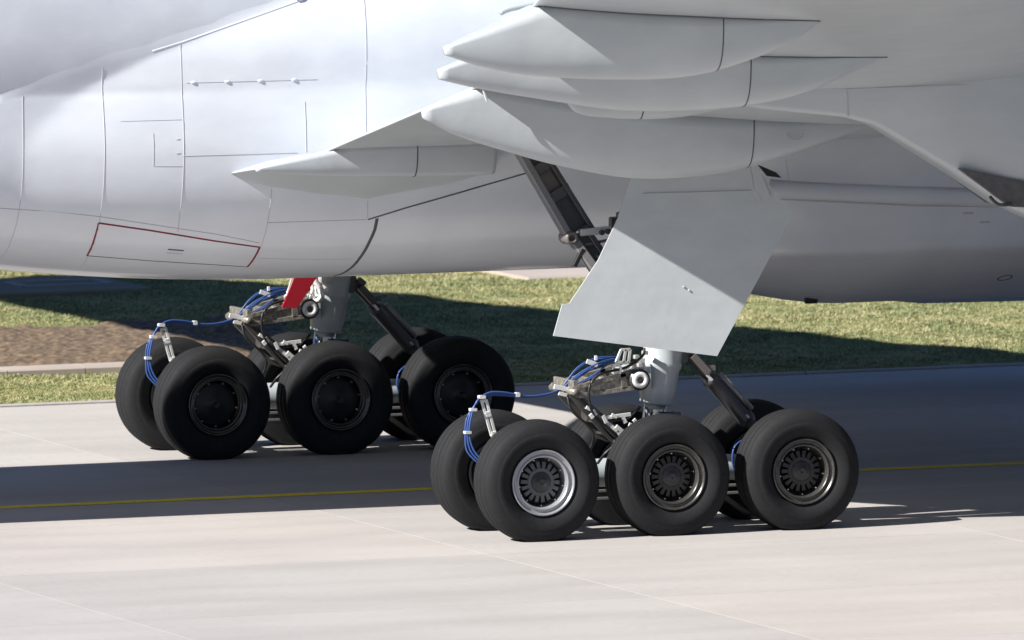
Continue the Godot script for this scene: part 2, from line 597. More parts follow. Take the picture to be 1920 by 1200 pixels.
func build_airliner() -> void:
	plane = Node3D.new()
	plane.name = "airliner"
	add_child(plane)
	tag(plane, "white wide-body airliner with grey wing and six-wheel main landing gears rolling along the taxiway", "airliner")
	# fuselage tube
	var st := begin()
	var rows := []
	for i in 90:
		var x := -26.0 + i * 0.5
		var lift := body_lift(x)
		var r := 3.1
		var cy := 5.6
		var ring := PackedVector3Array()
		for j in 96:
			var a := TAU * j / 96
			var y := cy - cos(a) * r
			ring.append(Vector3(x, maxf(y, 2.6 + lift), sin(a) * r))
		rows.append(ring)
	skin(st, rows, true)
	fan(st, rows[0]); fan(st, rows[-1], true)
	put("fuselage", done(st), M.white, plane)
	build_fairing()
	var wr := node("wing", plane)
	var wl := node("wing", plane)
	build_wing(wr, 1.0)
	build_wing(wl, -1.0)
	build_canoes()
	build_pylon()
	build_engine(1.0)
	build_engine(-1.0)
	build_door()
	build_brace()
	for z0 in [5.49, -5.49]: build_leg(z0)
	build_wheels()

func build_fairing() -> void:
	var st := begin()
	var rows := []
	for i in 251:
		var x := -15.0 + i * 0.1
		var b := body_bottom(x)
		var top := body_top(x)
		var half := PackedVector3Array()
		for j in 53:
			var v := pow(j / 52.0, 3.0)
			var y := lerpf(b, minf(4.6, top), v)
			half.append(Vector3(x, y, body_z(x, y)))
		for j in range(1, 19):
			if top <= 4.6: half.append(half[-1] + Vector3(0, 0, -0.0005))
			else:
				var y := lerpf(4.6, top, j / 18.0)
				half.append(Vector3(x, y, body_z(x, y)))
		var e := half[-1]
		if x < -2.8:
			half.append(Vector3(x, e.y + 0.07, fus_circle(e.y + 0.07) + 0.0005))
			half.append(Vector3(x, e.y + 0.15, fus_circle(e.y + 0.15) - 0.004))
		else:
			half.append(e + Vector3(0, 0.006, -0.012))
			half.append(e + Vector3(0, 0.008, -0.25))
		var row := PackedVector3Array()
		for j in range(half.size() - 1, 0, -1): row.append(half[j] * Vector3(1, 1, -1))
		for p in half: row.append(p)
		rows.append(row)
	skin(st, rows)
	var f := put("belly_fairing", done(st), M.belly, plane)
	# seams between the skin panels
	for s in [
		[[-6.09, 4.68], [-6.09, 3.98], [-6.09, 3.15], [-6.07, 2.85]], [[-5.21, 4.95], [-5.21, 3.37], [-5.19, 2.89], [-5.15, 2.74]],
		[[-4.35, 5.19], [-4.35, 3.35], [-4.33, 3.16]], [[-2.30, 6.2], [-2.33, 4.95]], [[-2.29, 3.44], [-2.26, 3.25]],
		[[-3.01, 4.53], [-3.01, 4.0]], [[-3.37, 3.61], [-3.36, 2.95]], [[-6.5, 3.49], [-5.72, 3.42], [-5.21, 3.35], [-4.65, 3.25], [-3.92, 3.12], [-3.39, 3.0]],
		[[-4.36, 3.99], [-3.11, 3.99]], [[-3.36, 3.23], [-2.26, 3.23]], [[-3.34, 2.82], [-2.72, 2.78], [-2.26, 2.77]],
		[[2.41, 3.75], [2.48, 3.48], [2.54, 3.31]], [[4.13, 3.35], [4.18, 3.19]]]:
		strip("panel_seam", s, 0.006, M.seal, f)
	for s in [[[-2.33, 4.92], [-2.36, 4.12]], [[-4.68, 4.24], [-4.68, 3.89], [-4.37, 3.88]], [[-5.03, 4.38], [-4.37, 4.38]], [[-4.30, 4.77], [-2.87, 4.77]]]:
		strip("panel_seam", s, 0.004, M.seal, f)
	# gear bay door edge
	strip("gear_bay_gap", [[-2.25, 3.23], [-1.84, 3.35], [-1.26, 3.50], [-0.65, 3.66], [-0.2, 3.78]], 0.016, M.seal_dark, f)
	strip("gear_bay_gap", [[-2.15, 3.24], [-2.145, 3.11], [-2.16, 2.97], [-2.17, 2.78], [-2.16, 2.60], [-2.15, 2.52]], 0.034, M.seal_dark, f)
	# red outlined access door
	strip("access_door_outline", [[-5.21, 3.28], [-4.63, 3.18], [-3.90, 3.04], [-3.37, 2.95]], 0.020, M.red_line, f)
	strip("access_door_outline", [[-5.21, 3.28], [-5.21, 3.13], [-5.20, 2.90]], 0.020, M.red_line, f)
	strip("access_door_outline", [[-3.37, 2.95], [-3.37, 2.83], [-3.37, 2.71]], 0.020, M.red_line, f)
	strip("panel_seam", [[-5.20, 2.90], [-4.49, 2.82], [-3.76, 2.75], [-3.37, 2.71]], 0.012, M.ink, f)
	strip("placard_line", [[-4.37, 2.955], [-4.19, 2.935]], 0.022, M.ink, f)
	for k in 7: strip("placard_line", [[-4.365 + k * 0.026, 2.916 - k * 0.0028], [-4.350 + k * 0.026, 2.914 - k * 0.0028]], 0.022, M.seal, f)
	# blisters on the hinge line
	for x in [-4.21, -3.84, -3.48, -3.11]:
		st = begin()
		lumps(st, body_pt(x, 4.77), body_normal(x, 4.77), Vector3.RIGHT, 0.09, 0.035, 0.018)
		put("hinge_blister", done(st), M.white, f)
	for p in [[-4.41, 4.17], [-4.41, 4.02]]:
		strip("latch", [[p[0] - 0.02, p[1]], [p[0] + 0.02, p[1]]], 0.012, M.seal, f)
	# fairing edge bead
	var lip := []
	for i in 24: lip.append([-4.66 + i * 0.08, body_top(-4.66 + i * 0.08) - 0.012])
	strip("edge_strip", lip, 0.024, M.white, f, 0.0025)
	# the raised belt on the forward side
	st = begin()
	rows = []
	for i in 60:
		var t := i / 59.0
		var x := lerpf(2.25, 8.0, t)
		var yt := 3.50 - 0.19 * minf(1.0, (x - 2.25) / 2.7) - 0.02 * maxf(0, x - 5)
		var ybm := yt - 0.16
		rows.append(PackedVector3Array([body_pt(x, ybm - 0.012), body_pt(x, ybm, 0.05), body_pt(x, (yt + ybm) / 2, 0.06), body_pt(x, yt, 0.05), body_pt(x, yt + 0.012)]))
	skin(st, rows)
	put("belt_fairing", done(st), M.white, f)
	strip("panel_seam", [[2.25, 3.52], [2.33, 3.51], [3.03, 3.44], [3.91, 3.38], [5.4, 3.30]], 0.03, M.seal, f)
	strip("panel_seam", [[2.30, 3.315], [3.06, 3.255], [3.94, 3.185], [5.4, 3.12]], 0.02, M.seal, f)
	# drain mast, ring, louvres
	st = begin(false)
	box(st, Vector3(3.63, 2.01, 0.95), Vector3(0.14, 0.09, 0.05))
	put("drain_mast", done(st), M.pit, f)
	var rp := []
	for k in 25: rp.append([5.48 + cos(TAU * k / 24) * 0.075, 2.26 + sin(TAU * k / 24) * 0.035])
	strip("drain_ring", rp, 0.014, M.pit, f)
	for p in [[4.59, 3.08], [4.80, 2.97]]:
		strip("louvre", [[p[0] - 0.06, p[1]], [p[0] + 0.06, p[1]]], 0.02, M.seal, f)
	# fillet under the wing root, its lower face turned down
	st = begin()
	rows = []
	# x, lower edge, ridge, top edge, ridge reach
	var pod := [[-3.82, 3.76, 3.79, 3.80, 0.01], [-3.6, 3.68, 3.84, 3.86, 0.20], [-3.41, 3.62, 3.88, 3.91, 0.34], [-3.1, 3.57, 3.92, 3.96, 0.48], [-2.81, 3.52, 3.94, 3.99, 0.58], [-2.3, 3.45, 3.96, 4.03, 0.62], [-1.86, 3.52, 3.96, 4.03, 0.62], [-1.39, 3.59, 3.96, 4.03, 0.58], [-1.15, 3.65, 3.93, 4.0, 0.48], [-1.0, 3.70, 3.82, 3.9, 0.25], [-0.92, 3.74, 3.78, 3.82, 0.02]]
	for p in pod:
		var lo := body_pt(p[0], p[1], -0.01)
		var hi := Vector3(p[0], p[2], body_z(p[0], p[2]) + p[4])
		hi.z = minf(hi.z, 3.88)
		var r := PackedVector3Array()
		for j in 7: r.append(lo.lerp(hi, j / 6.0))
		r.append(hi + Vector3(0, 0.012, 0.004) * minf(1, p[4] * 5))
		r.append(Vector3(p[0], lerpf(p[2], p[3], 0.6), lerpf(hi.z, body_z(p[0], p[3]), 0.5)))
		r.append(body_pt(p[0], p[3], -0.01))
		rows.append(r)
	skin(st, rows)
	put("wing_root_fillet", done(st), M.grey, f)

# =====================================================================  wing
func wing_station(z: float) -> Array:  # x_te, y_te, x_le, drop share
	var c := [[2.4, -3.05, 3.68, 10.6, -0.03], [3.6, -3.02, 3.98, 9.9, -0.005], [5.0, -2.77, 4.34, 9.0, 0.03], [7.0, -2.39, 4.87, 7.8, 0.06], [9.0, -2.95, 5.18, 6.7, 0.052], [12.0, -3.78, 5.65, 4.8, 0.041], [15.5, -4.75, 6.2, 2.6, 0.041], [22.0, -6.35, 7.25, -0.7, 0.04], [30.4, -8.5, 8.7, -5.4, 0.04]]
	for i in c.size() - 1:
		if z <= c[i + 1][0]:
			var t: float = (z - c[i][0]) / (c[i + 1][0] - c[i][0])
			return [lerpf(c[i][1], c[i + 1][1], t), lerpf(c[i][2], c[i + 1][2], t), lerpf(c[i][3], c[i + 1][3], t), lerpf(c[i][4], c[i + 1][4], t)]
	return [-8.5, 8.7, -5.4, 0.04]

func wing_low(x: float, z: float) -> float:
	var s := wing_station(z)
	var u: float = clampf((x - s[0]) / (s[2] - s[0]), 0, 1)
	return s[1] - 0.012 + u * 0.15 - s[3] * (s[2] - s[0]) * 4 * u * (1 - u)

func build_wing(w: Node3D, side: float) -> void:
	var st := begin()
	var rows := []
	for i in 57:
		var z := lerpf(2.4, 30.4, i / 56.0)
		var s := wing_station(z)
		var c: float = s[2] - s[0]
		var row := PackedVector3Array()
		for j in range(0, 29):
			var u := (1 - cos(PI * j / 28.0)) / 2
			row.append(Vector3(s[0] + u * c, wing_low(s[0] + u * c, z), z * side))
		for j in range(28, -1, -1):
			var u := (1 - cos(PI * j / 28.0)) / 2
			var y: float = s[1] + 0.012 + u * 0.15 + 0.29 * c * 0.12 * (sqrt(maxf(0, 1 - u)) * 2.2 * u + 0.6 * sqrt(maxf(0, 1 - u)) * u)
			row.append(Vector3(s[0] + u * c, y, z * side))
		rows.append(row)
	skin(st, rows, true, side < 0)
	fan(st, rows[-1], side > 0)
	put("wing_skin", done(st), M.grey, w)
	if side > 0:
		# joints on the lower skin
		for s in [[[0.3, 9.0], [0.9, 8.4], [3.4, 8.0]], [[-2.1, 7.6], [-0.9, 10.0], [-1.9, 14.0], [-3.6, 20.0]]]:
			var rr := []
			st = begin()
			for i in s.size() - 1:
				for j in 12:
					var p := Vector2(s[i][0], s[i][1]).lerp(Vector2(s[i + 1][0], s[i + 1][1]), j / 12.0)
					var d := (Vector2(s[i + 1][0], s[i + 1][1]) - Vector2(s[i][0], s[i][1])).normalized().orthogonal() * 0.008
					rr.append(PackedVector3Array([Vector3(p.x - d.x, wing_low(p.x - d.x, p.y - d.y) - 0.003, p.y - d.y), Vector3(p.x + d.x, wing_low(p.x + d.x, p.y + d.y) - 0.003, p.y + d.y)]))
			skin(st, rr)
			put("panel_seam", done(st), M.seal, w)

# flap track fairings; bottom = [x, y] pairs from the aft tip forward
func canoe(called: String, z: float, hw: float, tip_top: float, te: Array, bottom: Array, seam_x: float, parent: Node, blunt := false) -> void:
	var top_y := -1.0
	var st := begin()
	var rows := []
	var seam := PackedVector3Array()
	var x0: float = bottom[0][0]
	var x1: float = bottom[-1][0]
	var N := 60
	var section := func(x: float, grow: float) -> PackedVector3Array:
		var yb := 0.0
		for i in bottom.size() - 1:
			if x <= bottom[i + 1][0] + 1e-6:
				var p0: Vector2 = Vector2(bottom[max(i - 1, 0)][0], bottom[max(i - 1, 0)][1])
				var p1 := Vector2(bottom[i][0], bottom[i][1])
				var p2 := Vector2(bottom[i + 1][0], bottom[i + 1][1])
				var p3 := Vector2(bottom[min(i + 2, bottom.size() - 1)][0], bottom[min(i + 2, bottom.size() - 1)][1])
				var t := (x - p1.x) / (p2.x - p1.x)
				var m1 := (p2.y - p0.y) / maxf(p2.x - p0.x, 0.01) * (p2.x - p1.x)
				var m2 := (p3.y - p1.y) / maxf(p3.x - p1.x, 0.01) * (p2.x - p1.x)
				yb = p1.y * (2 * t * t * t - 3 * t * t + 1) + m1 * (t * t * t - 2 * t * t + t) + p2.y * (3 * t * t - 2 * t * t * t) + m2 * (t * t * t - t * t)
				break
		var u := (x - x0) / (x1 - x0)
		var yt: float
		if top_y > 0: yt = top_y
		elif x < te[0]: yt = lerpf(tip_top, te[1], (x - x0) / (te[0] - x0))
		else: yt = maxf(wing_low(x, z) + 0.06, yb + 0.02)
		if top_y < 0 and x >= te[0]: yt = lerpf(te[1], yt, clampf((x - te[0]) / 0.3, 0, 1))
		yt = maxf(yt, yb + 0.02)
		var w := hw * (0.20 + 0.80 * pow(clampf(u / 0.58, 0, 1), 0.88)) * (1.0 if blunt else pow(clampf((1 - u) / 0.35, 0.0, 1), 0.6))
		w = maxf(w, 0.012)
		var ring := PackedVector3Array()
		ring.append(Vector3(x, yt, z - w * 0.9))
		for j in 25:
			var a := PI * j / 24.0
			var cz := -cos(a)
			ring.append(Vector3(x, yt - (yt - yb) * pow(sin(a), 0.80) - grow * sin(a), z + signf(cz) * pow(absf(cz), 0.80) * (w + grow)))
		ring.append(Vector3(x, yt, z + w * 0.9))
		return ring
	for i in N + 1:
		var t := float(i) / N
		rows.append(section.call(lerpf(x0, x1, t), 0.0))
	skin(st, rows, true)
	fan(st, rows[0])
	fan(st, rows[-1], true)
	var f := put(called, done(st), M.grey, parent)
	if seam_x > -90:
		st = begin()
		skin(st, [section.call(seam_x - 0.008, -0.002), section.call(seam_x - 0.006, 0.003), section.call(seam_x + 0.006, 0.003), section.call(seam_x + 0.008, -0.002)])
		put("panel_seam", done(st), M.seal_dark, f)
	if z > 11.0:
		# sealant line where it meets the wing
		var lp := PackedVector3Array()
		for i in 60:
			var x := lerpf(te[0] + 0.05, x1 - 0.05, i / 59.0)
			var ring: PackedVector3Array = section.call(x, 0.0)
			var yw := wing_low(x, z)
			var best := ring[ring.size() - 2]
			for j in range(13, ring.size() - 2):
				if (ring[j].y - yw) * (ring[j + 1].y - yw) <= 0:
					best = ring[j].lerp(ring[j + 1], clampf((yw - ring[j].y) / (ring[j + 1].y - ring[j].y + 1e-6), 0, 1))
			best.y = wing_low(x, best.z)
			lp.append(best + Vector3(0, -0.002, 0.004))
		st = begin()
		tube(st, lp, 0.009, 6)
		put("panel_seam", done(st), M.seal_dark, f)

func build_canoes() -> void:
	canoe("flap_track_fairing", 7.0, 0.32, 4.65, [-2.39, 4.86], [[-2.97, 4.56], [-2.63, 4.38], [-2.04, 4.18], [-1.45, 4.01], [-0.68, 3.86], [0.04, 3.85], [0.64, 3.93], [1.24, 4.08], [2.09, 4.34]], 0.62, plane)
	canoe("flap_track_fairing", 12.0, 0.32, 5.38, [-3.78, 5.65], [[-4.52, 5.28], [-4.08, 5.17], [-3.51, 5.06], [-2.6, 4.91], [-1.79, 4.88], [-1.22, 4.91], [-0.64, 5.01], [-0.05, 5.23], [0.35, 5.38]], -1.28, plane)
	canoe("flap_track_fairing", 15.5, 0.32, 5.82, [-4.75, 6.19], [[-5.67, 5.74], [-5.31, 5.62], [-4.75, 5.51], [-3.75, 5.44], [-3.08, 5.46], [-2.51, 5.59], [-2.06, 5.76], [-1.70, 5.97]], -2.86, plane)
	canoe("flap_track_fairing", 3.85, 0.16, 3.87, [-3.0, 4.03], [[-3.77, 3.84], [-3.05, 3.77], [-1.96, 3.73], [-1.24, 3.72], [-1.10, 3.73]], -2.0, plane, true)
	canoe("flap_track_fairing", 8.6, 0.2, 4.78, [-2.2, 5.0], [[-2.0, 4.86], [-1.85, 4.68], [-1.5, 4.61], [-1.0, 4.58], [-0.6, 4.6], [-0.2, 4.66]], -1.15, plane)

	# small things at the trailing edge
	var w := plane.get_node("wing")
	var st := begin()
	tube(st, smooth_path([Vector3(-5.02, 6.13, 15.3), Vector3(-4.9, 6.17, 15.3), Vector3(-4.55, 6.22, 15.3)]), 0.03, 10)
	put("trailing_edge_probe", done(st), M.grey, w)
	st = begin(false)
	bar(st, Vector3(-2.40, 4.86, 7.29), Vector3(-2.36, 4.74, 7.29), 0.03, 0.02)
	put("hinge_tab", done(st), M.grey, w)
	var f: Node = plane.get_node("flap_track_fairing")
	st = begin()
	var arc := PackedVector3Array()
	for k in 17:
		var a := PI * (0.9 + 1.15 * k / 16.0)
		arc.append(Vector3(1.10 + cos(a) * 0.085, 4.27 + sin(a) * 0.055, 7.0 + 0.24))
	tube(st, arc, 0.006, 6)
	put("access_ring", done(st), M.seal, f)
	st = begin(false)
	box(st, Vector3(-3.02, 5.645, 3.1), Vector3(0.08, 0.05, 0.09))
	put("fairing_clip", done(st), M.white, plane.get_node("belly_fairing"))

func build_pylon() -> void:
	var py := node("engine_pylon", plane)
	var st := begin()
	# loft along x: lower edge and half width
	var low := [[-0.6, 4.80], [-0.18, 4.72], [0.70, 4.61], [1.0, 4.53], [1.12, 4.47], [1.88, 4.01], [2.45, 3.64], [3.2, 3.3], [4.5, 3.0]]
	var rows := []
	for i in low.size():
		var w: float = lerpf(0.05, 0.34, clampf((low[i][0] + 0.6) / 3.0, 0, 1))
		var x: float = low[i][0]
		var yt := wing_low(x, 9.6) + 0.1
		rows.append(PackedVector3Array([Vector3(x, yt, 9.6 - w), Vector3(x, low[i][1] + 0.05, 9.6 - w), Vector3(x, low[i][1], 9.6 - w * 0.7), Vector3(x, low[i][1], 9.6 + w * 0.7), Vector3(x, low[i][1] + 0.05, 9.6 + w), Vector3(x, yt, 9.6 + w)]))
	skin(st, rows)
	fan(st, rows[0])
	put("pylon_skin", done(st), M.grey, py)
	st = begin(false)
	plate(st, [[1.90, 4.04], [2.72, 3.87], [3.6, 3.7], [3.6, 3.3], [2.74, 3.61], [2.47, 3.63]], 9.2, 9.96)
	put("heat_shield", done(st), M.shield, py)
	st = begin()
	tube(st, smooth_path([Vector3(2.25, 3.74, 9.9), Vector3(2.32, 3.66, 9.97), Vector3(2.46, 3.66, 9.98)]), 0.018)
	put("drain_tube", done(st), M.dark_metal, py)
	for s in [[[0.72, 4.9], [1.9, 4.91], [3.2, 4.93]], [[0.72, 4.9], [0.73, 4.62]]]:
		st = begin(false)
		for i in s.size() - 1:
			var w0: float = lerpf(0.05, 0.34, clampf((s[i][0] + 0.6) / 3.0, 0, 1))
			var w1: float = lerpf(0.05, 0.34, clampf((s[i + 1][0] + 0.6) / 3.0, 0, 1))
			bar(st, Vector3(s[i][0], s[i][1], 9.6 + w0), Vector3(s[i + 1][0], s[i + 1][1], 9.6 + w1), 0.014, 0.012)
		put("panel_seam", done(st), M.seal, py)

func build_engine(side: float) -> void:
	var e := node("engine", plane)
	var c := Vector3(5.2, 2.95, 9.6 * side)
	var st := begin()
	lathe(st, c, Vector3.RIGHT, [[0.9, 1.30], [0.92, 1.42], [2.2, 1.72], [3.8, 1.90], [5.4, 1.92], [6.4, 1.86], [6.9, 1.74], [7.0, 1.62], [6.9, 1.54], [6.4, 1.50], [4.5, 1.48]], 48, false)
	put("nacelle", done(st), M.white, e)
	st = begin()
	lathe(st, c, Vector3.RIGHT, [[-0.9, 0.02], [-0.4, 0.20], [0.0, 0.34], [0.02, 0.62], [0.6, 0.82], [1.6, 1.0], [4.4, 1.1]], 40)
	put("core_nozzle", done(st), M.shield, e)
	st = begin()
	lathe(st, c, Vector3.RIGHT, [[5.0, 1.49], [5.02, 0.35], [5.6, 0.2], [5.8, 0.02]], 40)
	put("fan", done(st), M.dark_metal, e)

# =====================================================================  gear door and side brace
func build_door() -> void:
	var st := begin(false)
	plate(st, [[-0.27, 3.95], [1.06, 3.95], [1.10, 3.81], [1.44, 3.34], [0.60, 1.87], [-1.19, 2.14], [-1.09, 2.47], [-1.01, 2.48], [-0.69, 2.93], [-0.47, 3.37]], -0.012, 0.012)
	var d := put("gear_door", done(st), M.grey, plane)
	d.position = Vector3(0, 0, 6.08)
	d.rotation.y = -deg_to_rad(5.5)
	st = begin(false)
	bar(st, Vector3(-0.2, 3.62, 0.023), Vector3(1.0, 3.62, 0.023), 0.008, 0.008)
	put("panel_seam", done(st), M.seal, d)
	st = begin(false)
	plate(st, [[0.98, 3.95], [1.06, 3.9], [1.2, 3.55], [1.12, 3.5], [1.02, 3.66]], 0.02, 0.04)
	put("hinge_plate", done(st), M.grey, d)
	for p in [[0.24, 2.62], [0.30, 2.58]]:
		st = begin(false)
		lathe(st, Vector3(p[0], p[1], 0.015), Vector3(0, 0, 1), [[0, 0.012], [0.008, 0.010]], 10)
		put("rivet", done(st), M.seal, d)
	st = begin(false)
	plate(st, [[1.12, 3.88], [1.30, 3.80], [1.36, 3.74], [1.22, 3.76]], -0.2, -0.1)
	put("hinge_bracket", done(st), M.pit, d)
	# stiffeners on the inner face
	for p in [[-0.3, 3.1, 0.3, 2.2], [0.5, 3.6, 0.5, 2.2], [-0.8, 2.4, 0.5, 2.2]]:
		st = begin(false)
		bar(st, Vector3(p[0], p[1], -0.045), Vector3(p[2], p[3], -0.045), 0.06, 0.06)
		put("door_stiffener", done(st), M.grey, d)

func build_brace() -> void:
	var b := node("side_brace", plane)
	var A := Vector3(-1.22, 4.10, 4.95)
	var K := Vector3(-0.72, 3.12, 5.2)
	var L := Vector3(-0.15, 2.25, 5.45)
	var across := Vector3(0.88, 0.47, 0).normalized()
	var st := begin(false)
	bar(st, A, K, 0.085, 0.16, across)
	put("upper_arm", done(st), M.brace, b)
	st = begin(false)
	bar(st, A + across * 0.22, K + across * 0.26 + (K - A).normalized() * 0.06, 0.05, 0.14, across)
	bar(st, A + across * 0.12 + Vector3(0, 0, -0.05), A.lerp(K, 0.32) + across * 0.14 + Vector3(0, 0, -0.05), 0.19, 0.03, across)
	bar(st, A.lerp(K, 0.58) + across * 0.15 + Vector3(0, 0, -0.05), K + across * 0.16 + Vector3(0, 0, -0.05), 0.22, 0.03, across)
	bar(st, A.lerp(K, 0.3) + across * 0.02, A.lerp(K, 0.3) + across * 0.26, 0.04, 0.12)
	bar(st, A.lerp(K, 0.6) + across * 0.02, A.lerp(K, 0.6) + across * 0.28, 0.04, 0.12)
	put("arm_web", done(st), M.dark_metal, b)
	st = begin(false)
	bar(st, A.lerp(K, 0.30) + across * 0.14 + Vector3(0, 0, -0.06), A.lerp(K, 0.60) + across * 0.15 + Vector3(0, 0, -0.06), 0.19, 0.02, across)
	put("arm_web", done(st), M.brown_metal, b)
	for p in [A, K]:
		st = begin()
		lathe(st, p - Vector3(0, 0, 0.13), Vector3(0, 0, 1), [[0, 0.075], [0.23, 0.075], [0.25, 0.06], [0.25, 0.035], [0.20, 0.03]], 24)
		put("pivot_pin", done(st), M.brown_metal, b)
	st = begin(false)
	var d2 := (L - K).normalized()
	var ac2 := Vector3(-d2.y, d2.x, 0).normalized()
	bar(st, K + d2 * 0.05 + ac2 * 0.02, L + ac2 * 0.02, 0.10, 0.14, ac2)
	put("lower_arm", done(st), M.brace, b)
	st = begin(false)
	bar(st, K + d2 * 0.0 + ac2 * 0.20, L + ac2 * 0.17, 0.06, 0.14, ac2)
	bar(st, K + d2 * 0.02 + ac2 * 0.12, L + ac2 * 0.1 + Vector3(0, 0, -0.04), 0.16, 0.03, ac2)
	put("arm_web", done(st), M.dark_metal, b)
	# lock links
	st = begin(false)
	bar(st, K + Vector3(0.10, 0.05, 0.05), Vector3(-0.24, 3.20, 5.3), 0.075, 0.09, Vector3.UP)
	put("lock_link", done(st), M.fitting, b)
	st = begin(false)
	bar(st, K + Vector3(0.16, -0.08, 0.05), Vector3(-0.2, 3.10, 5.3), 0.03, 0.04, Vector3.UP)
	put("lock_link", done(st), M.brown_metal, b)
	st = begin(false)
	box(st, Vector3(-0.24, 3.27, 5.32), Vector3(0.11, 0.12, 0.1))
	box(st, Vector3(-0.17, 3.33, 5.32), Vector3(0.09, 0.1, 0.08))
	put("actuator_block", done(st), M.dark_metal, b)
	for p in [[-0.40, 3.17], [-0.33, 3.18]]:
		st = begin(false)
		lathe(st, Vector3(p[0], p[1], 5.33), Vector3(0, 0, 1), [[0, 0.03], [0.03, 0.03], [0.035, 0.015]], 12)
		put("link_bolt", done(st), M.dark_metal, b)
	st = begin(false)
	bar(st, K + Vector3(0.12, -0.12, 0.1), K + Vector3(0.02, -0.30, 0.1), 0.05, 0.05)
	put("stop_lug", done(st), M.pit, b)

# =====================================================================  landing gear legs
func build_leg(z0: float) -> void:
	var near := z0 > 0
	var leg := node("landing_gear_leg", plane)
	tag(leg, "near landing gear leg with the grey door in front" if near else "far landing gear leg seen below the belly")
	var Z := func(x: float, y: float, dz := 0.0) -> Vector3: return Vector3(x, y, z0 + dz)
	var ax := Vector3(0.16, 1, 0).normalized()
	var base: Vector3 = Z.call(0.02, 0.62)
	var st := begin()
	lathe(st, base, ax, [[0.72, 0.13], [0.725, 0.172], [0.74, 0.178], [0.78, 0.180], [0.80, 0.186], [0.88, 0.200], [1.10, 0.206], [1.13, 0.222], [1.17, 0.222], [1.19, 0.212], [1.40, 0.212], [1.42, 0.22], [1.46, 0.22], [1.48, 0.21], [2.4, 0.22], [3.5, 0.24]], 40)
	put("outer_cylinder", done(st), M.strut, leg)
	st = begin()
	lathe(st, base, ax, [[0.0, 0.122], [0.76, 0.122]], 32)
	put("piston", done(st), M.chrome, leg)
	st = begin()
	lathe(st, base - ax * 0.14, ax, [[0, 0.14], [0.02, 0.16], [0.26, 0.16], [0.29, 0.13]], 28)
	put("piston_foot", done(st), M.brown_metal, leg)
	# pin
	st = begin()
	lathe(st, Z.call(-0.19, 1.63, -0.42), Vector3(0, 0, 1), [[0, 0.10], [0.80, 0.10], [0.82, 0.115], [0.835, 0.115]], 28)
	put("hinge_pin", done(st), M.dark_metal, leg)
	st = begin()
	lathe(st, Z.call(-0.19, 1.63, 0.40), Vector3(0, 0, 1), [[0, 0.088], [0.035, 0.090], [0.05, 0.078], [0.053, 0.045], [0.03, 0.036], [-0.02, 0.034]], 28, false)
	put("pin_nut", done(st), M.clamp, leg)
	st = begin()
	lathe(st, Z.call(-0.19, 1.63, 0.38), Vector3(0, 0, 1), [[0, 0.035], [0.022, 0.035]], 16)
	put("pin_bore", done(st), M.pit, leg)
	st = begin(false)
	plate(st, [[-0.24, 1.72], [-0.14, 1.745], [0.0, 1.75], [0.0, 1.50], [-0.14, 1.52], [-0.24, 1.55]], z0 - 0.24, z0 + 0.24)
	put("hinge_lug", done(st), M.strut, leg)
	# upper torque link: two arms and webs
	st = begin(false)
	for s in [0.30, -0.34]:
		plate(st, [[-0.20, 1.75], [-0.28, 1.73], [-0.80, 1.60], [-0.92, 1.57], [-0.94, 1.50], [-0.86, 1.46], [-0.24, 1.52], [-0.15, 1.56]], z0 + s, z0 + s + 0.04)
		bar(st, Z.call(-0.25, 1.705, s + 0.045), Z.call(-0.86, 1.575, s + 0.045), 0.05, 0.03, Vector3.UP)
		bar(st, Z.call(-0.24, 1.54, s + 0.045), Z.call(-0.86, 1.48, s + 0.045), 0.05, 0.03, Vector3.UP)
		bar(st, Z.call(-0.36, 1.70, s + 0.045), Z.call(-0.34, 1.54, s + 0.045), 0.07, 0.03, Vector3.RIGHT)
	for x in [-0.45, -0.62, -0.88]:
		bar(st, Z.call(x, 1.59, -0.32), Z.call(x, 1.59, 0.32), 0.05, 0.10, Vector3.RIGHT)
	put("upper_torque_link", done(st), M.link, leg)
	# lower torque link
	st = begin(false)
	for s in [0.18, -0.22]:
		plate(st, [[-0.93, 1.50], [-0.86, 1.52], [-0.46, 1.12], [-0.12, 0.98], [-0.16, 0.86], [-0.46, 0.97], [-0.88, 1.42]], z0 + s, z0 + s + 0.04)
		bar(st, Z.call(-0.84, 1.50, s + 0.05), Z.call(-0.35, 1.07, s + 0.05), 0.03, 0.03)
	bar(st, Z.call(-0.62, 1.22, -0.2), Z.call(-0.62, 1.22, 0.2), 0.05, 0.10)
	bar(st, Z.call(-0.45, 1.07, -0.2), Z.call(-0.45, 1.07, 0.2), 0.05, 0.10)
	put("lower_torque_link", done(st), M.link_dark, leg)
	st = begin()
	lathe(st, Z.call(-0.9, 1.52, -0.38), Vector3(0, 0, 1), [[0, 0.04], [0.76, 0.04]], 16)
	put("link_apex_pin", done(st), M.link, leg)
	# bright fittings on the links
	var rng := RandomNumberGenerator.new()
	rng.seed = 41
	for p in [[-0.74, 1.34], [-0.68, 1.29], [-0.72, 1.26], [-0.57, 1.22], [-0.52, 1.16], [-0.44, 1.11], [-0.40, 1.06], [-0.26, 1.14], [-0.22, 1.18], [-0.34, 1.20], [-0.46, 1.25]]:
		var a := rng.randf_range(-1.2, -0.3)
		var dd := Vector3(cos(a), sin(a), 0) * rng.randf_range(0.02, 0.05)
		var c: Vector3 = Z.call(p[0], p[1], 0.31 + rng.randf() * 0.05)
		st = begin(false)
		bar(st, c - dd, c + dd, rng.randf_range(0.02, 0.035), 0.04)
		put("bracket_fitting", done(st), M.clamp, leg)
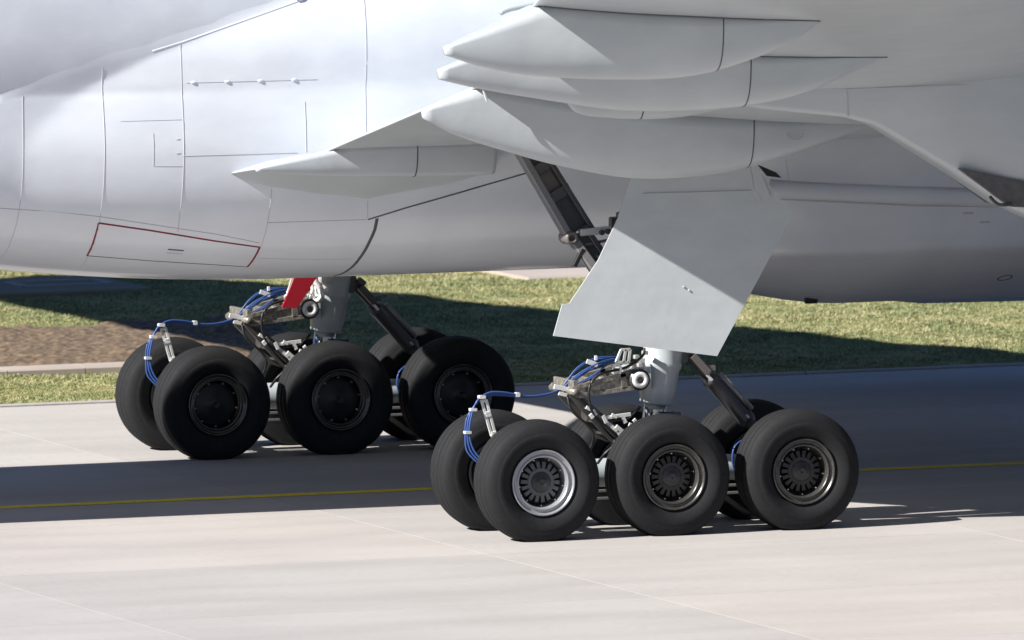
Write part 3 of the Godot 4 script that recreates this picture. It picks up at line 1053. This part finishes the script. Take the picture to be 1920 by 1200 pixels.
	for q2 in [[-0.56, 1.20, -0.33, 1.01, 0.032], [-0.33, 1.00, -0.18, 1.17, 0.05], [-0.44, 1.14, -0.34, 1.06, 0.06], [-0.55, 1.235, -0.27, 1.26, 0.016]]:
		st = begin(false)
		bar(st, Z.call(q2[0], q2[1], 0.33), Z.call(q2[2], q2[3], 0.33), q2[4], 0.04)
		put("bracket_fitting", done(st), M.clamp, leg)
	# fittings above the link
	st = begin(false)
	var q := [Z.call(-0.32, 1.94, 0.2), Z.call(-0.22, 1.94, 0.2), Z.call(-0.24, 1.80, 0.2), Z.call(-0.38, 1.81, 0.2)]
	for i in 4: bar(st, q[i], q[(i + 1) % 4], 0.02, 0.03)
	bar(st, q[0].lerp(q[1], 0.5), q[2].lerp(q[3], 0.4), 0.02, 0.03)
	put("hydraulic_fitting", done(st), M.fitting, leg)
	for p in [[-0.16, 1.86, 0.03], [-0.10, 1.82, 0.035], [-0.12, 1.77, 0.03], [-0.20, 1.76, 0.03], [-0.06, 1.90, 0.03], [-0.40, 1.71, 0.035], [-0.30, 1.72, 0.03], [-0.55, 1.63, 0.035]]:
		st = begin(false)
		box(st, Z.call(p[0], p[1], 0.22), Vector3(p[2] * 1.6, p[2] * 1.4, 0.08))
		put("hydraulic_fitting", done(st), M.fitting, leg)
	for x in [-0.21, -0.11]:
		st = begin(false)
		bar(st, Z.call(x, 1.80, 0.3), Z.call(x + 0.01, 1.72, 0.33), 0.022, 0.03)
		put("hydraulic_fitting", done(st), M.fitting, leg)
	st = begin()
	tube(st, smooth_path([Z.call(-0.40, 1.66, 0.34), Z.call(-0.385, 1.76, 0.36), Z.call(-0.42, 1.80, 0.36), Z.call(-0.455, 1.78, 0.34), Z.call(-0.44, 1.74, 0.3)]), 0.014)
	put("hook_bracket", done(st), M.clamp, leg)
	# blue brake hoses, fanned between the two clamps
	for k in 7:
		var s := (k - 3) / 3.0
		st = begin()
		var hz := 0.04 * sin(k * 2.1)
		tube(st, smooth_path([Z.call(-0.30, 1.83 + s * 0.02, 0.10), Z.call(-0.46, 1.82 + s * 0.045, 0.13 + hz), Z.call(-0.62, 1.765 + s * 0.095 - 0.01 * absf(s), 0.14 + hz * 2), Z.call(-0.80, 1.665 + s * 0.095, 0.14 + hz), Z.call(-0.97, 1.535 + s * 0.012, 0.12), Z.call(-1.02, 1.505, 0.11 + s * 0.02)], 6), 0.0085, 7)
		put("brake_hose", done(st), M.hose_blue, leg)
	for k in 3:
		var s := (k - 1) * 0.017
		st = begin()
		tube(st, smooth_path([Z.call(-0.98, 1.535 + s * 0.3, 0.12 + s), Z.call(-1.15, 1.487 + s * 0.4, 0.12 + s), Z.call(-1.36, 1.475 + s * 0.4, 0.12 + s), Z.call(-1.63, 1.515 + s, 0.12 + s), Z.call(-1.80, 1.515 + s, 0.12 + s), Z.call(-1.93, 1.43 + s, 0.12 + s), Z.call(-2.015 + s, 1.27, 0.12 + s), Z.call(-2.035 + s, 1.09, 0.12 + s), Z.call(-2.0 + s * 2, 0.92, 0.12 + s), Z.call(-1.90 + s * 2, 0.80, 0.15 + s)], 7), 0.0105, 7)
		put("brake_hose", done(st), M.hose_blue, leg)
	for c in [[-1.07, 1.575, -0.89, 1.53, 0.026, 0.05], [-1.02, 1.50, -0.93, 1.475, 0.02, 0.04], [-0.88, 1.55, -0.80, 1.53, 0.02, 0.04], [-0.90, 1.475, -0.84, 1.46, 0.02, 0.04], [-0.70, 1.83, -0.58, 1.785, 0.018, 0.05], [-0.61, 1.86, -0.585, 1.86, 0.028, 0.05]]:
		st = begin(false)
		bar(st, Z.call(c[0], c[1], 0.17), Z.call(c[2], c[3], 0.17), c[4], c[5])
		put("hose_clamp", done(st), M.clamp, leg)
	for p in [[-1.47, 1.50, 0.045, 0.045], [-1.97, 1.36, 0.07, 0.03], [-2.035, 1.12, 0.07, 0.03], [-1.87, 1.49, 0.07, 0.035]]:
		st = begin(false)
		box(st, Z.call(p[0], p[1], 0.12), Vector3(p[2], p[3], 0.07))
		put("hose_clamp", done(st), M.clamp, leg)
	# bracket post above the rear axle
	st = begin(false)
	for s in [0.0, 0.055]:
		bar(st, Z.call(-1.875 + s, 1.46, 0.12), Z.call(-1.765 + s * 0.8, 1.08, 0.12), 0.018, 0.03)
	for t in [0.05, 0.38, 0.46, 0.95]:
		var a: Vector3 = Z.call(-1.875 + 0.11 * t, 1.46 - 0.38 * t, 0.12)
		bar(st, a, a + Vector3(0.055, 0.012, 0), 0.03, 0.03)
	bar(st, Z.call(-1.765, 1.09, 0.12), Z.call(-1.47, 0.74, 0.10), 0.04, 0.04)
	put("hose_post", done(st), M.clamp, leg)
	# black hoses
	for h in [
		[[-0.08, 1.95, 0.26], [-0.12, 1.87, 0.3], [-0.32, 1.76, 0.33], [-0.62, 1.70, 0.36], [-0.75, 1.56, 0.38], [-0.72, 1.32, 0.36], [-0.58, 1.12, 0.34], [-0.46, 1.0, 0.3], [-0.44, 0.9, 0.2]],
		[[-0.93, 1.46, 0.2], [-0.90, 1.32, 0.24], [-0.72, 1.14, 0.26], [-0.67, 1.02, 0.27], [-0.70, 0.86, 0.2]],
		[[-0.45, 1.02, 0.3], [-0.46, 0.94, 0.32], [-0.56, 0.84, 0.3], [-0.6, 0.74, 0.2]],
		[[-0.62, 1.19, 0.3], [-0.30, 1.22, 0.3], [-0.14, 1.33, 0.28]], [[-0.78, 1.35, 0.3], [-0.50, 1.10, 0.34], [-0.30, 0.90, 0.3]]]:
		var pp := []
		for p in h: pp.append(Z.call(p[0], p[1], p[2]))
		st = begin()
		tube(st, smooth_path(pp, 6), 0.015, 8)
		put("hydraulic_hose", done(st), M.hose_black, leg)
	st = begin()
	tube(st, smooth_path([Z.call(-0.25, 1.12, 0.3), Z.call(-0.10, 1.17, 0.28), Z.call(0.05, 1.23, 0.26), Z.call(0.27, 1.24, 0.2)]), 0.011)
	put("brake_hose", done(st), M.hose_blue, leg)
	st = begin(false)
	bar(st, Z.call(0.1, 1.255, 0.17), Z.call(0.34, 1.235, 0.17), 0.018, 0.03, Vector3.UP)
	box(st, Z.call(0.30, 1.22, 0.18), Vector3(0.08, 0.07, 0.08))
	put("target_bracket", done(st), M.dark_metal, leg)
	# truck positioning actuator
	var a0: Vector3 = Z.call(0.42, 1.92, 0.05)
	var a1: Vector3 = Z.call(1.22, 1.05, 0.05)
	var dir := (a1 - a0).normalized()
	st = begin()
	lathe(st, a0, dir, [[0.0, 0.05], [0.42, 0.05], [0.44, 0.075], [0.47, 0.095], [0.50, 0.095], [0.52, 0.085], [1.02, 0.088], [1.05, 0.098], [1.09, 0.098], [1.12, 0.08], [1.18, 0.05]], 28)
	put("truck_actuator", done(st), M.dark_metal, leg)
	st = begin()
	lathe(st, a0 + dir * 0.5 + Vector3(0.085, 0.075, 0.03), dir, [[0.0, 0.03], [0.52, 0.03], [0.53, 0.02]], 16)
	put("actuator_tube", done(st), M.brace, leg)
	st = begin()
	lathe(st, a0 + dir * 0.36 + Vector3(-0.05, -0.055, 0.05), dir, [[0.0, 0.02], [0.14, 0.02]], 12)
	put("actuator_tube", done(st), M.brace, leg)
	st = begin(false)
	bar(st, a0 + dir * 0.10 + Vector3(0.02, 0.0, 0.07), a0 + dir * 0.36 + Vector3(0.02, 0, 0.07), 0.13, 0.08)
	bar(st, a0 + dir * 0.04 + Vector3(0.05, 0.03, 0.07), a0 + dir * 0.13 + Vector3(0.06, 0.04, 0.07), 0.09, 0.07)
	box(st, a0 + dir * 0.38 + Vector3(0.05, 0.06, 0.08), Vector3(0.07, 0.06, 0.06))
	put("valve_block", done(st), M.brown_metal if near else M.dark_metal, leg)
	st = begin(false)
	bar(st, a0 + dir * 0.38 + Vector3(-0.01, -0.01, 0.11), a0 + dir * 0.46 + Vector3(-0.01, -0.01, 0.11), 0.03, 0.03)
	put("valve_tag", done(st), M.clamp, leg)
	st = begin(false)
	bar(st, a0 + dir * 1.0 + Vector3(0.01, 0.0, 0.09), a0 + dir * 1.04 + Vector3(0.01, 0, 0.09), 0.07, 0.02)
	put("valve_tag", done(st), M.clamp, leg)
	st = begin(false)
	plate(st, [[0.30, 2.05], [0.46, 2.0], [0.52, 1.86], [0.44, 1.76], [0.26, 1.80]], z0 - 0.10, z0 + 0.10)
	put("actuator_lug", done(st), M.dark_metal, leg)
	# hoses at the forward axle
	st = begin()
	tube(st, smooth_path([Z.call(1.02, 0.92, 0.24), Z.call(0.93, 0.86, 0.27), Z.call(0.90, 0.74, 0.27), Z.call(0.93, 0.62, 0.25), Z.call(1.0, 0.55, 0.2)]), 0.011)
	put("brake_hose", done(st), M.hose_blue, leg)
	st = begin()
	tube(st, smooth_path([Z.call(1.05, 0.88, 0.24), Z.call(0.97, 0.82, 0.27), Z.call(0.95, 0.72, 0.27), Z.call(0.98, 0.62, 0.25)]), 0.009)
	put("brake_hose", done(st), M.hose_blue, leg)
	if not near:
		st = begin(false)
		plate(st, [[-0.36, 2.06], [-0.36, 2.35], [-0.02, 2.35], [-0.09, 2.03], [-0.36, 1.65], [-0.54, 1.66], [-0.43, 1.90]], z0 + 0.45, z0 + 0.475)
		put("red_door_edge", done(st), M.red, leg)
		st = begin(false)
		bar(st, Z.call(-0.385, 2.06, 0.46), Z.call(-0.47, 1.80, 0.46), 0.012, 0.03)
		put("red_door_hem", done(st), M.clamp, leg)
		st = begin()
		lathe(st, Z.call(0.0, 1.78, 0.30), Vector3(0.16, 1, 0), [[0, 0.06], [0.03, 0.075], [0.08, 0.075], [0.09, 0.06], [0.13, 0.06], [0.14, 0.10], [0.30, 0.11], [0.5, 0.11]], 24)
		put("retract_fitting", done(st), M.clamp, leg)
		st = begin()
		tube(st, smooth_path([Z.call(-0.10, 1.70, 0.34), Z.call(-0.02, 1.76, 0.36), Z.call(-0.05, 1.86, 0.36), Z.call(-0.10, 1.95, 0.34), Z.call(-0.06, 2.05, 0.3)]), 0.03)
		put("retract_pipe", done(st), M.clamp, leg)
		st = begin()
		tube(st, smooth_path([Z.call(-0.16, 1.74, 0.3), Z.call(-0.12, 1.84, 0.32), Z.call(-0.14, 1.95, 0.3)]), 0.022)
		put("retract_fitting", done(st), M.clamp, leg)
	# bogie beam and axles
	var bg := node("bogie_beam", plane)
	st = begin()
	lathe(st, Z.call(-1.60, 0.62), Vector3.RIGHT, [[0, 0.10], [0.03, 0.12], [0.28, 0.13], [1.2, 0.155], [1.6, 0.18], [2.0, 0.155], [2.92, 0.13], [3.17, 0.12], [3.2, 0.10]], 28)
	put("beam", done(st), M.strut, bg)
	for x in [-1.47, 0.0, 1.47]:
		st = begin()
		lathe(st, Z.call(x, 0.62, -0.72), Vector3(0, 0, 1), [[0, 0.075], [1.44, 0.075]], 20)
		put("axle", done(st), M.brown_metal, bg)
	for y in [0.44, 0.36]:
		st = begin(false)
		bar(st, Z.call(-1.40, y, 0.16), Z.call(1.40, y, 0.16), 0.035, 0.03)
		put("brake_rod", done(st), M.brace, bg)

# =====================================================================  wheels
func tyre_mesh() -> ArrayMesh:
	var st := begin()
	var prof := [[0.155, 0.318], [0.185, 0.345], [0.205, 0.358], [0.228, 0.385], [0.252, 0.43], [0.263, 0.475], [0.264, 0.505], [0.262, 0.512], [0.259, 0.518], [0.257, 0.535], [0.250, 0.560], [0.240, 0.585], [0.225, 0.609], [0.205, 0.629], [0.185, 0.640]]
	var tread := []
	for g in [0.155, 0.055, -0.055, -0.155]:
		for q in [[0.0085, 0.0], [0.006, -0.011], [-0.006, -0.011], [-0.0085, 0.0]]:
			var z: float = g + q[0]
			tread.append([z, 0.657 - 0.6 * z * z + q[1]])
	var full := []
	for p in prof: full.append(p)
	for p in tread: full.append(p)
	for i in range(prof.size() - 1, -1, -1): full.append([-prof[i][0], prof[i][1]])
	var rows := []
	var n := 112
	for p in full:
		var ring := PackedVector3Array()
		for j in n:
			var a := TAU * j / n
			var x: float = sin(a) * p[1]
			var y: float = -cos(a) * p[1]
			var z: float = p[0]
			var press := clampf((-y - 0.50) / 0.16, 0, 1)
			z += signf(z) * 0.012 * press * clampf(absf(z) / 0.2, 0, 1)
			y = maxf(y, -0.6265)
			ring.append(Vector3(x, y, z))
		rows.append(ring)
	skin(st, rows, true)
	return done(st)

func build_wheels() -> void:
	var tyre := tyre_mesh()
	# rim flange and well, open towards the outer side (+z)
	var st := begin()
	lathe(st, Vector3.ZERO, Vector3(0, 0, 1), [[0.13, 0.31], [0.19, 0.335], [0.212, 0.350], [0.224, 0.353], [0.233, 0.349], [0.235, 0.341], [0.228, 0.333], [0.206, 0.324], [0.200, 0.312], [0.201, 0.300], [0.212, 0.292], [0.218, 0.286], [0.217, 0.279], [0.206, 0.270], [0.17, 0.263], [0.10, 0.258], [0.05, 0.25]], 72, false)
	var rim := done(st)
	st = begin(false)
	lathe(st, Vector3.ZERO, Vector3(0, 0, 1), [[0.0, 0.30], [0.045, 0.30], [0.046, 0.01]], 48)
	var pit := done(st)
	st = begin(false)
	for k in 18:
		var a := TAU * k / 18
		var d := Vector3(cos(a), sin(a), 0)
		var s := Vector3(-sin(a), cos(a), 0)
		var z0 := Vector3(0, 0, 0.135)
		var z1 := Vector3(0, 0, 0.075)
		var i0 := d * 0.140 + z0
		var o0 := d * 0.215 + z0 * 0.9
		var w0 := 0.017
		var w1 := 0.021
		quad(st, i0 - s * w0, o0 - s * w1, o0 + s * w1, i0 + s * w0)
		var i1 := d * 0.140 + z1
		var o1 := d * 0.235 + z1 * 0.9
		quad(st, i0 - s * w0, i1 - s * w0, o1 - s * w1, o0 - s * w1)
		quad(st, i0 + s * w0, o0 + s * w1, o1 + s * w1, i1 + s * w0)
		quad(st, o0 - s * w1, o1 - s * w1, o1 + s * w1, o0 + s * w1)
	lathe(st, Vector3.ZERO, Vector3(0, 0, 1), [[0.05, 0.152], [0.128, 0.152], [0.139, 0.146], [0.140, 0.112], [0.10, 0.110]], 48, false)
	var spokes := done(st)
	st = begin()
	lathe(st, Vector3.ZERO, Vector3(0, 0, 1), [[0.06, 0.118], [0.13, 0.116], [0.148, 0.104], [0.150, 0.092], [0.158, 0.080], [0.166, 0.05], [0.176, 0.042], [0.180, 0.034], [0.180, 0.014], [0.174, 0.010], [0.174, 0.001]], 40)
	var cap := done(st)
	st = begin()
	lathe(st, Vector3.ZERO, Vector3(0, 0, 1), [[0.06, 0.262], [0.105, 0.258], [0.120, 0.235], [0.128, 0.15], [0.150, 0.09], [0.165, 0.055], [0.172, 0.048], [0.174, 0.03], [0.166, 0.024], [0.166, 0.001]], 48)
	var cover := done(st)
	st = begin(false)
	for k in 9:
		var a := TAU * (k + 0.3) / 9
		lathe(st, Vector3(cos(a) * 0.247, sin(a) * 0.247, 0.09), Vector3(0, 0, 1), [[0, 0.011], [0.055, 0.011], [0.065, 0.007]], 6)
	var bolts := done(st)
	st = begin()
	lathe(st, Vector3.ZERO, Vector3(0, 0, -1), [[-0.04, 0.31], [0.14, 0.31], [0.20, 0.335], [0.22, 0.345], [0.22, 0.32], [0.19, 0.30]], 48, false)
	lathe(st, Vector3.ZERO, Vector3(0, 0, -1), [[-0.02, 0.30], [0.10, 0.285], [0.30, 0.275], [0.34, 0.25], [0.36, 0.16], [0.38, 0.15]], 40)
	var brake := done(st)
	var build := func(spoked: bool) -> Node3D:
		var w := node("wheel", plane)
		put("tyre", tyre, M.tyre, w)
		put("rim", rim, M.silver if spoked else M.black_rim, w)
		put("wheel_disc", pit, M.pit, w)
		if spoked: put("spoke_ring", spokes, M.spoke, w)
		put("hub_cap", cap if spoked else cover, M.hub_dark if spoked else M.cover, w)
		put("wheel_bolts", bolts, M.bolt, w).set_meta("kind", "stuff")
		put("brake_unit", brake, M.dark_metal, w)
		return w
	var first: Node3D = build.call(true)
	var second: Node3D = build.call(false)
	var used := [false, false]
	for near in [true, false]:
		for k in 3:
			for s in [1.0, -1.0]:
				var i := 0 if near else 1
				var o: Node3D = (first if near else second)
				if used[i]:
					o = o.duplicate()
					o.name = numbered("wheel", plane)
					plane.add_child(o, true)
				used[i] = true
				o.position = Vector3((k - 1) * 1.47, 0.625, (5.49 if near else -5.49) + s * 0.70)
				if s < 0: o.rotation.y = PI
				var spin: float = [0.1, 0.47, 0.83][k] + s * 0.2
				for c in o.get_children():
					if c.name.begins_with("spoke") or c.name.begins_with("wheel_bolts"): c.rotation.z = spin
				if near:
					var dirty: bool = k > 0 or s < 0
					(o.get_node("rim") as MeshInstance3D).material_override = M.brass if dirty else M.silver
					(o.get_node("spoke_ring") as MeshInstance3D).material_override = M.spoke_dirty if dirty else M.spoke
					if s > 0:
						o.set_meta("label", ["wheel with clean silver rim", "wheel with brown dusty rim in the middle", "wheel with brown dusty rim at the front"][k])
